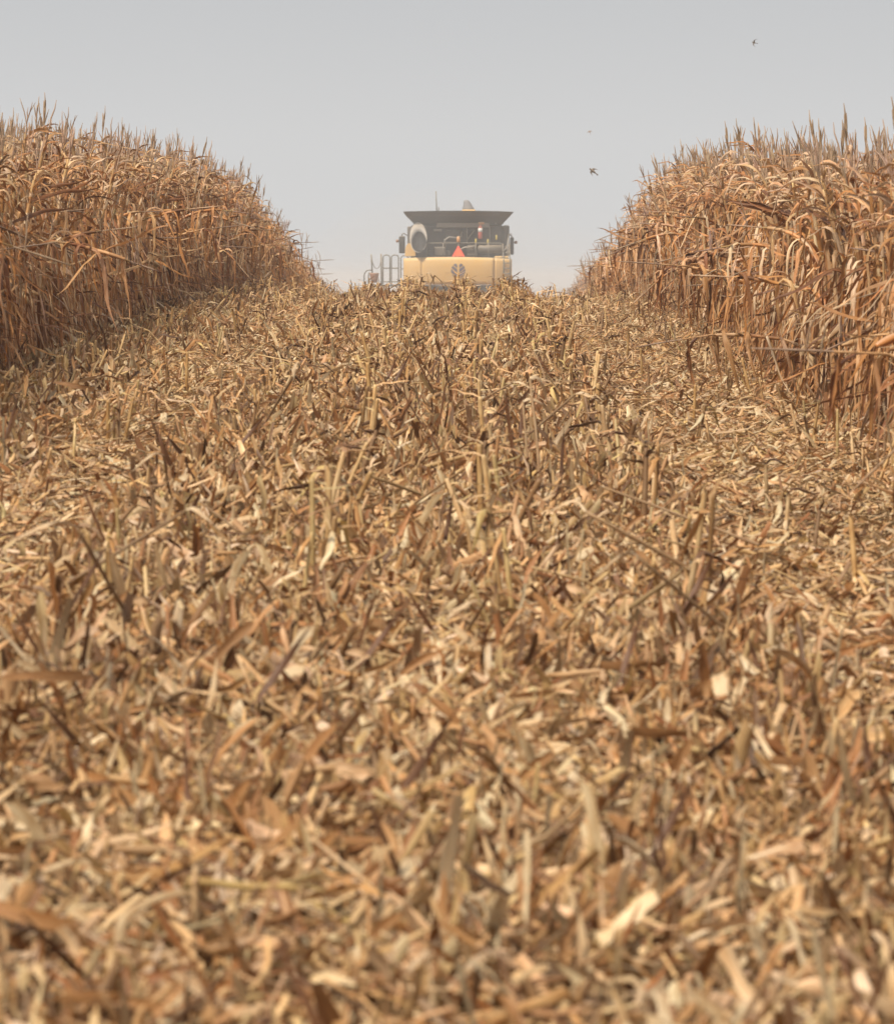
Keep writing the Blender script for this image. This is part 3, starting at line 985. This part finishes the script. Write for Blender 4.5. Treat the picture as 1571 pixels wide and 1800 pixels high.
# fire extinguisher
bm = bmesh.new()
X_ = cx(1100)
bm_tube(bm, [(X_, .5, cz(492)), (X_, .5, cz(484)), (X_, .5, cz(392)), (X_, .5, cz(374)), (X_, .5, cz(362))], [0.035, 0.06, 0.06, 0.045, 0.018], 14)
ex = part('fire_extinguisher', bm, M_red, cmb, True)
bm = bmesh.new()
bm_tube(bm, [(X_, .5, cz(432)), (X_, .5, cz(398))], 0.064, 14, cap=True)
part('paper_label', bm, M_white, ex, True)
bm = bmesh.new()
bm_box(bm, (X_ - .05, .44, cz(366)), (X_ + .11, .52, cz(345)), 0.015)
part('valve_handle', bm, M_orange, ex)
# grain tank with flared extensions
bm = bmesh.new()
rings = []
for (z, xa, xb, ya, yb) in ((cz(372), cx(560), cx(1270), 1.1, 3.4), (cz(362), cx(530), cx(1295), 0.95, 3.5), (cz(268), cx(440), cx(1378), 0.25, 3.9), (cz(256), cx(437), cx(1386), 0.20, 3.95)):
    ring = []
    for i in range(9):
        q = i / 8
        ring.append((xa + (xb - xa) * q, ya, z + 0.022 * math.sin(math.pi * q) * (z > cz(300)) - 0.02 * max(0, q - .9) * 10 * (z > cz(300)) * .5))
    ring += [(xb, ya + (yb - ya) * .5, z), (xb, yb, z), (xa, yb, z), (xa, ya + (yb - ya) * .5, z)]
    rings.append(ring)
inner = [[(p[0] * .985, p[1] + (0.03 if p[1] < 2 else -0.03), p[2] - 0.004) for p in rings[3]], [(p[0] * .95, p[1] + (0.10 if p[1] < 2 else -.1), p[2] - 0.09) for p in rings[2]]]
bm_loft(bm, rings + inner)
tank = part('grain_tank', bm, M_tank, cmb)
bm = bmesh.new()
bm_tube(bm, [(cx(1205), .62, cz(286)), (cx(1238), .92, cz(356))], 0.022)
part('tank_stay', bm, M_grey, cmb, True)
# spout of the filling auger above the tank
bm = bmesh.new()
rings = []
for (u0, u1, v, dv) in ((944, 1056, 238, 0), (948, 1046, 215, 2), (957, 1032, 192, 4), (955, 1022, 172, 4), (962, 1008, 155, 3), (974, 998, 149, 0)):
    cc, rr = cx((u0 + u1) / 2), (u1 - u0) / 2 / 319
    rings.append([(cc + rr * math.cos(2 * math.pi * k / 14), 1.9 + rr * math.sin(2 * math.pi * k / 14), cz(v) - dv / 319 * math.cos(2 * math.pi * k / 14)) for k in range(14)])
bm_loft(bm, rings)
part('filling_spout', bm, M_canvas, cmb, True)
bm = bmesh.new()
bm_box(bm, (cx(942), 1.6, cz(300)), (cx(1062), 2.2, cz(232)), 0.03)
part('spout_collar', bm, M_yellow, cmb)
# antenna and small marker beside it
bm = bmesh.new()
bm_tube(bm, [(cx(724), .6, cz(275)), (cx(722), .6, cz(200)), (cx(717), .6, cz(80))], [0.017, 0.015, 0.012])
part('antenna', bm, M_rail, cmb, True)
bm = bmesh.new()
bm_tube(bm, [(cx(738), 1.2, cz(270)), (cx(740), 1.2, cz(210))], [0.025, 0.012])
part('tank_marker', bm, M_canvas, cmb, True)
# unloading auger folded back along the left side
bm = bmesh.new()
def oval(cu, cv, ru, rv, y, n=28, drop=0.0, egg=0.0):
    res = []
    for k in range(n):
        a = 2 * math.pi * k / n
        sx = 1 - egg * math.sin(a)
        res.append((cx(cu) + ru / 319 * math.cos(a) * sx, y + drop * math.sin(a), cz(cv) + rv / 319 * math.sin(a)))
    return res
bm_loft(bm, [oval(560, 420, 62, 70, 5.5), oval(560, 420, 62, 70, 1.2), oval(562, 455, 70, 108, 0.55, drop=.10), oval(565, 478, 73, 130, 0.25, drop=.22), oval(566, 482, 74, 130, 0.18, drop=.25),
             oval(569, 500, 66, 104, 0.165, drop=.20), oval(572, 514, 60, 86, 0.17, drop=.15, egg=.14), oval(572, 514, 56, 80, 0.40, drop=.10, egg=.14), oval(570, 500, 54, 70, 0.9)], cap=True)
aug = part('unloading_auger', bm, M_auger, cmb, True)
bm = bmesh.new()
bm_loft(bm, [oval(573, 516, 64, 88, 0.140, drop=.16, egg=.16), oval(573, 516, 63, 87, 0.105, drop=.16, egg=.16), oval(573, 516, 59, 83, 0.10, drop=.16, egg=.16), oval(572, 514, 53, 74, 0.85, drop=.1, egg=.1)])
part('rubber_boot', bm, M_rubber, aug, True)
# mirrors
def mirror(s, u0, u1, v0, v1, ku, kv, arm):
    bm = bmesh.new()
    bm_box(bm, (cx(u0), 3.9, cz(v1)), (cx(u1), 4.02, cz(v0)), 0.03)
    o = part('mirror', bm, M_black, cmb)
    bm = bmesh.new()
    bm_box(bm, (cx(u0) + .02, 3.885, cz(v1) + .02), (cx(u1) - .02, 3.899, cz(v0 + 40)), 0.004)
    part('mirror_glass', bm, M_glass, o)
    bm = bmesh.new()
    bm_tube(bm, [(cx(a), 3.96, cz(b)) for a, b in arm], 0.016)
    part('mirror_arm', bm, M_dark, o, True)
    bm = bmesh.new()
    bm_tube(bm, [(cx(ku), 3.93, cz(kv + 14)), (cx(ku), 3.93, cz(kv + 9)), (cx(ku), 3.93, cz(kv - 9)), (cx(ku), 3.93, cz(kv - 14))], [.015, .042, .042, .015], 12)
    bm_tube(bm, [(cx(ku), 3.95, cz(kv)), (cx((u0 + u1) / 2), 3.96, cz(kv))], 0.012)
    part('marker_lamp', bm, M_rust, o, True)
mirror(-1, 386, 440, 456, 610, 372, 500, [(412, 458), (414, 440), (432, 432), (450, 446), (475, 452)])
mirror(1, 1372, 1406, 466, 622, 1424, 512, [(1388, 468), (1384, 450), (1366, 446), (1340, 452)])
# cab ahead of the tank
bm = bmesh.new()
bm_box(bm, (cx(590), 4.2, cz(800)), (cx(1220), 5.9, cz(330)), 0.12)
cab = part('cab', bm, M_glass, cmb)
bm = bmesh.new()
bm_box(bm, (cx(560), 4.1, cz(330)), (cx(1250), 6.1, cz(290)), 0.06)
part('cab_roof', bm, M_yellow, cmb)
# lamps in the hood corner, latch, side ladder
bm = bmesh.new()
for u in (1302, 1358):
    bm_tube(bm, [(cx(u), 0.18, cz(868)), (cx(u), 0.18, cz(690)), (cx(u) - .01, 0.24, cz(655)), (cx(u) - .02, 0.5, cz(560)), (cx(u) - .02, .6, cz(535))], 0.017)
for v in (700, 745, 790, 835):
    bm_tube(bm, [(cx(1302), 0.18, cz(v)), (cx(1358), 0.18, cz(v))], 0.014)
part('ladder', bm, M_rail, cmb, True)
bm = bmesh.new()
for a, b in (((1310, 560), (1345, 545)), ((1320, 610), (1352, 600)), ((1330, 540), (1350, 470)), ((1300, 600), (1330, 560))):
    bm_tube(bm, [(cx(a[0]), .8, cz(a[1])), (cx(b[0]), .8, cz(b[1]))], 0.02)
bm_tube(bm, [(cx(1340), .5, cz(655)), (cx(1336), .5, cz(560)), (cx(1345), .7, cz(450)), (cx(1372), 1.2, cz(446))], 0.016)
part('grab_handle', bm, M_grey, cmb, True)
# emblem: a round leaf of slanting bars
bm = bmesh.new()
def hoody(x, z):
    k = x / 1.47
    t = (z - cz(884)) / (cz(648) - cz(884))
    return 0.30 * k ** 4 + 0.05 * k * k + 0.10 * (1 - t) ** 2 + 0.16 * max(0, t - 0.72) ** 1.4
CU, CV, RU, RV = 909, 766, 62, 67
def clip_circle(u, v):
    du, dv = (u - CU) / RU, (v - CV) / RV
    r = math.hypot(du, dv)
    return (u, v) if r <= 1 else (CU + du / r * RU, CV + dv / r * RV)
for sgn in (-1, 1):
    for (a0, a1) in ((-72, -44), (-34, -6), (4, 34), (44, 78)):
        # a bar that starts at the central gap and sweeps up and out
        poly = []
        nst = 8
        lo, hi = [], []
        for i in range(nst + 1):
            q = i / nst
            u = CU + sgn * (9 + 56 * q)
            lo.append(clip_circle(u, CV + a1 + 4 - 44 * q ** 1.1 + 16))
            hi.append(clip_circle(u, CV + a0 + 4 - 44 * q ** 1.1 + 16))
        for i in range(nst):
            q4 = [lo[i], lo[i + 1], hi[i + 1], hi[i]]
            ar = abs(sum(q4[j][0] * q4[(j + 1) % 4][1] - q4[(j + 1) % 4][0] * q4[j][1] for j in range(4)))
            if ar < 4: continue
            f_, b_ = [], []
            for (u, v) in q4:
                x, z = cx(u), cz(v)
                y = hoody(x, z)
                f_.append(bm.verts.new((x, y - 0.006, z)))
            try:
                bm.faces.new(f_ if sgn > 0 else f_[::-1])
            except ValueError:
                pass
part('emblem', bm, M_logo, cmb)
# platform railing and steps on the left
Yp = 3.3
def rail(paths, name, r=0.016, mat=M_rail):
    bm = bmesh.new()
    for pth in paths:
        bm_tube(bm, [(cx(u), Yp, cz(v)) for u, v in pth], r, 8)
    return part(name, bm, mat, cmb, True)
rail([[(152, 790), (143, 620)]], 'rail_post', 0.019)
rail([[(234, 900), (230, 615)]], 'rail_post', 0.021)
def loop(u0, u1, v0, v1, c=22):
    return [(u0, v1), (u0, v0 + c), (u0 + c * .3, v0 + c * .3), (u0 + c, v0), (u1 - c, v0), (u1 - c * .3, v0 + c * .3), (u1, v0 + c), (u1, v1)]
rail([loop(247, 308, 626, 880), [(247, 742), (308, 742)], [(247, 862), (308, 862)]], 'guard_rail')
rail([loop(321, 384, 626, 895), [(321, 742), (384, 742)], [(321, 862), (384, 862)]], 'guard_rail')
rail([loop(405, 470, 632, 895), [(405, 748), (470, 748)], [(405, 862), (470, 862)]], 'guard_rail')
rail([[(82, 880), (80, 810), (86, 782), (104, 764), (125, 759), (148, 760)], [(118, 880), (119, 800), (126, 778)]], 'step_handrail')
rail([[(147, 650), (155, 700), (172, 735), (190, 748), (208, 738), (222, 712), (229, 650)]], 'chain', 0.011)
bm = bmesh.new()
for k in range(3):
    bm_box(bm, (cx(100), Yp - .15, cz(905 + k * 80)), (cx(215), Yp + .3, cz(895 + k * 80)))
bm_box(bm, (cx(215), Yp - .5, cz(905)), (cx(480), Yp + .6, cz(888)))
part('platform', bm, M_dark, cmb)
bm = bmesh.new()
bm_loft(bm, [[(cx(170) + a / 319 * math.cos(2 * math.pi * k / 12), Yp - .2 + a / 319 * math.sin(2 * math.pi * k / 12), cz(v)) for k in range(12)] for (a, v) in ((26, 870), (34, 830), (40, 796), (43, 786), (36, 784), (24, 840))])
part('tool_bucket', bm, M_rust, cmb, True)
# chopper, axle, wheels: below the crest
bm = bmesh.new()
bm_box(bm, (cx(600), 0.2, cz(1030)), (cx(1210), 1.1, cz(890)), 0.05)
part('straw_chopper', bm, M_dark, cmb)
bm = bmesh.new()
bm_tube(bm, [(-1.3, 1.5, 0.62), (1.3, 1.5, 0.62)], 0.09)
part('rear_axle', bm, M_dark, cmb, True)
def wheel(x, y, r, wd):
    bm = bmesh.new()
    n = 36
    rings = []
    for (dx, rr) in ((-.5, .60), (-.5, .9), (-.4, .98), (0, 1.0), (.4, .98), (.5, .9), (.5, .60), (-.5, .60)):
        rings.append([(x + dx * wd, y + r * rr * math.cos(2 * math.pi * k / n), r + r * rr * math.sin(2 * math.pi * k / n)) for k in range(n)])
    bm_loft(bm, rings, cap=False)
    for k in range(18):
        a = 2 * math.pi * k / 18
        for s in (-1, 1):
            c = (x + s * wd * .25, y + r * 1.005 * math.cos(a + s * .08), r + r * 1.005 * math.sin(a + s * .08))
            bm_box(bm, (c[0] - wd * .24, c[1] - .03, c[2] - .03), (c[0] + wd * .24, c[1] + .03, c[2] + .03), 0, (a, 0, 0))
    o = part('wheel', bm, M_tyre, cmb)
    bm = bmesh.new()
    bm_tube(bm, [(x - wd * .3, y, r), (x - wd * .28, y, r), (x + wd * .28, y, r), (x + wd * .3, y, r)], [r * .3, r * .60, r * .60, r * .3], 24)
    part('rim', bm, M_yellow, o)
for s in (-1, 1):
    wheel(s * 1.22, 1.5, 0.64, 0.46)
    wheel(s * 1.30, 4.9, 0.93, 0.70)
# maize header across the front
bm = bmesh.new()
bm_box(bm, (-3.0, 7.0, 0.45), (3.0, 7.7, 1.15), 0.06)
for k in range(9):
    x = -3.0 + k * 0.75
    bm_loft(bm, [[(x + a * .22, 7.7, .5 + b * .3) for a, b in ((-1, -1), (1, -1), (1, 1), (-1, 1))], [(x + a * .18, 8.6, .35 + b * .16) for a, b in ((-1, -1), (1, -1), (1, 1), (-1, 1))], [(x + a * .03, 9.4, .18 + b * .03) for a, b in ((-1, -1), (1, -1), (1, 1), (-1, 1))]])
bm_box(bm, (-.7, 5.7, .6), (.7, 7.1, 1.3), .05)
part('maize_header', bm, M_yellow, cmb)

# ------------------------------------------------------------------ birds
def bird(label, pos, size, heading, mat, sweep=1.0, up=0.25, group=None, span=0.78):
    """small bird with swept wings, one skinned body; heading = direction in the view plane (x, z)"""
    bm = bmesh.new()
    # local: x forward, y left, z up
    rings = []
    for (x, r) in ((0.52, .004), (0.48, .03), (0.42, .075), (0.33, .085), (0.25, .08), (0.05, .12), (-0.15, .10), (-0.35, .05), (-0.5, .03)):
        rings.append([(x, r * math.cos(2 * math.pi * k / 12), r * .9 * math.sin(2 * math.pi * k / 12)) for k in range(12)])
    bm_loft(bm, rings)
    # tail
    bm_loft(bm, [[(-.4, -.04, -.015), (-.4, .04, -.015), (-.4, .04, .015), (-.4, -.04, .015)], [(-.66, -.08, -.012), (-.66, .08, -.012), (-.66, .08, .012), (-.66, -.08, .012)]])
    for s in (-1, 1):
        prof = []
        for (q, lead, chord) in ((0.0, .22, .34), (0.25, .26, .33), (0.5, .18, .28), (0.75, -.05 * sweep, .22), (1.0, -.42 * sweep, .06)):
            y = s * (0.05 + span * q)
            z = up * q + 0.03
            th = 0.028 * (1 - .6 * q)
            prof.append([(lead, y, z), (lead - chord * .4, y, z + th), (lead - chord, y, z), (lead - chord * .4, y, z - th)])
        if s < 0: prof = [p[::-1] for p in prof]
        bm_loft(bm, prof)
    bmesh.ops.recalc_face_normals(bm, faces=bm.faces)
    o = part('bird', bm, mat, None, True)
    rm = o.modifiers.new('weld', 'REMESH'); rm.mode = 'VOXEL'; rm.voxel_size = 0.02; rm.use_smooth_shade = True
    o.scale = (size,) * 3
    o.location = pos
    hx, hz, hy = heading
    f = Vector((hx, hy, hz)).normalized()
    side = Vector((0, 1, 0)).cross(f)
    upv = Vector((0, -1, 0)) - f * Vector((0, -1, 0)).dot(f)
    upv.normalize()
    left = upv.cross(f)
    o.rotation_euler = Matrix((f, left, upv)).transposed().to_euler()
    tag(o, label, 'bird', group)
    return o
bird('dark bird with swept back wings, lowest and largest of the three in the sky', px(1042, 301, 88), 0.205, (-0.75, 0.62, 0.5), M_bird, 2.2, 0.02, None, 0.42)
bird('small pale brown bird just above the largest bird in the sky', px(1036, 232, 150), 0.12, (-0.3, 0.9, 0.3), M_birdp, 1.2, 0.5)
bird('small bird high in the sky over the right maize block', px(1325, 75, 105), 0.125, (-0.95, 0.25, 0.1), M_bird, 1.3, 0.3)

# ------------------------------------------------------------------ dust and haze
def volume_mat(name, dens, col, aniso=0.2):
    m, n, o = new_mat(name)
    v = n.nodes.new('ShaderNodeVolumePrincipled')
    v.inputs['Color'].default_value = (*col, 1)
    v.inputs['Density'].default_value = dens
    v.inputs['Anisotropy'].default_value = aniso
    n.links.new(v.outputs[0], o.inputs['Volume'])
    return m
def plume_mat(name, dens, col):
    m = volume_mat(name, dens, col)
    n = m.node_tree; N, K = n.nodes.new, n.links.new
    v = next(x for x in n.nodes if x.type == 'PRINCIPLED_VOLUME')
    t = N('ShaderNodeTexCoord'); nz = N('ShaderNodeTexNoise')
    nz.inputs['Scale'].default_value = 0.55; nz.inputs['Detail'].default_value = 3
    K(t.outputs['Object'], nz.inputs['Vector'])
    r = N('ShaderNodeMapRange'); r.inputs[1].default_value = 0.36; r.inputs[2].default_value = 0.66; r.inputs[3].default_value = dens * 0.15; r.inputs[4].default_value = dens * 2.0
    K(nz.outputs['Fac'], r.inputs[0]); K(r.outputs[0], v.inputs['Density'])
    return m
bm = bmesh.new()
bmesh.ops.create_icosphere(bm, subdivisions=4, radius=1.0)
bmesh.ops.scale(bm, vec=(4.6, 6.0, 3.4), verts=bm.verts)
bmesh.ops.translate(bm, vec=(base.x, base.y - 3.5, base.z + 1.0), verts=bm.verts)
o = part('dust', bm, plume_mat('dust_air', 0.023, (0.90, 0.905, 0.90)), None, True)
tag(o, 'pale dust hanging around the rear of the combine harvester', 'dust', kind='stuff')
bm = bmesh.new()
bm_box(bm, (-4100, -420, -8.0), (4100, 4100, CAMZ + 3.6))
o = part('haze', bm, volume_mat('hazy_air', 0.0007, (0.90, 0.92, 0.94)), None)
tag(o, 'thin dusty haze in the air over the whole field', 'haze', kind='stuff')
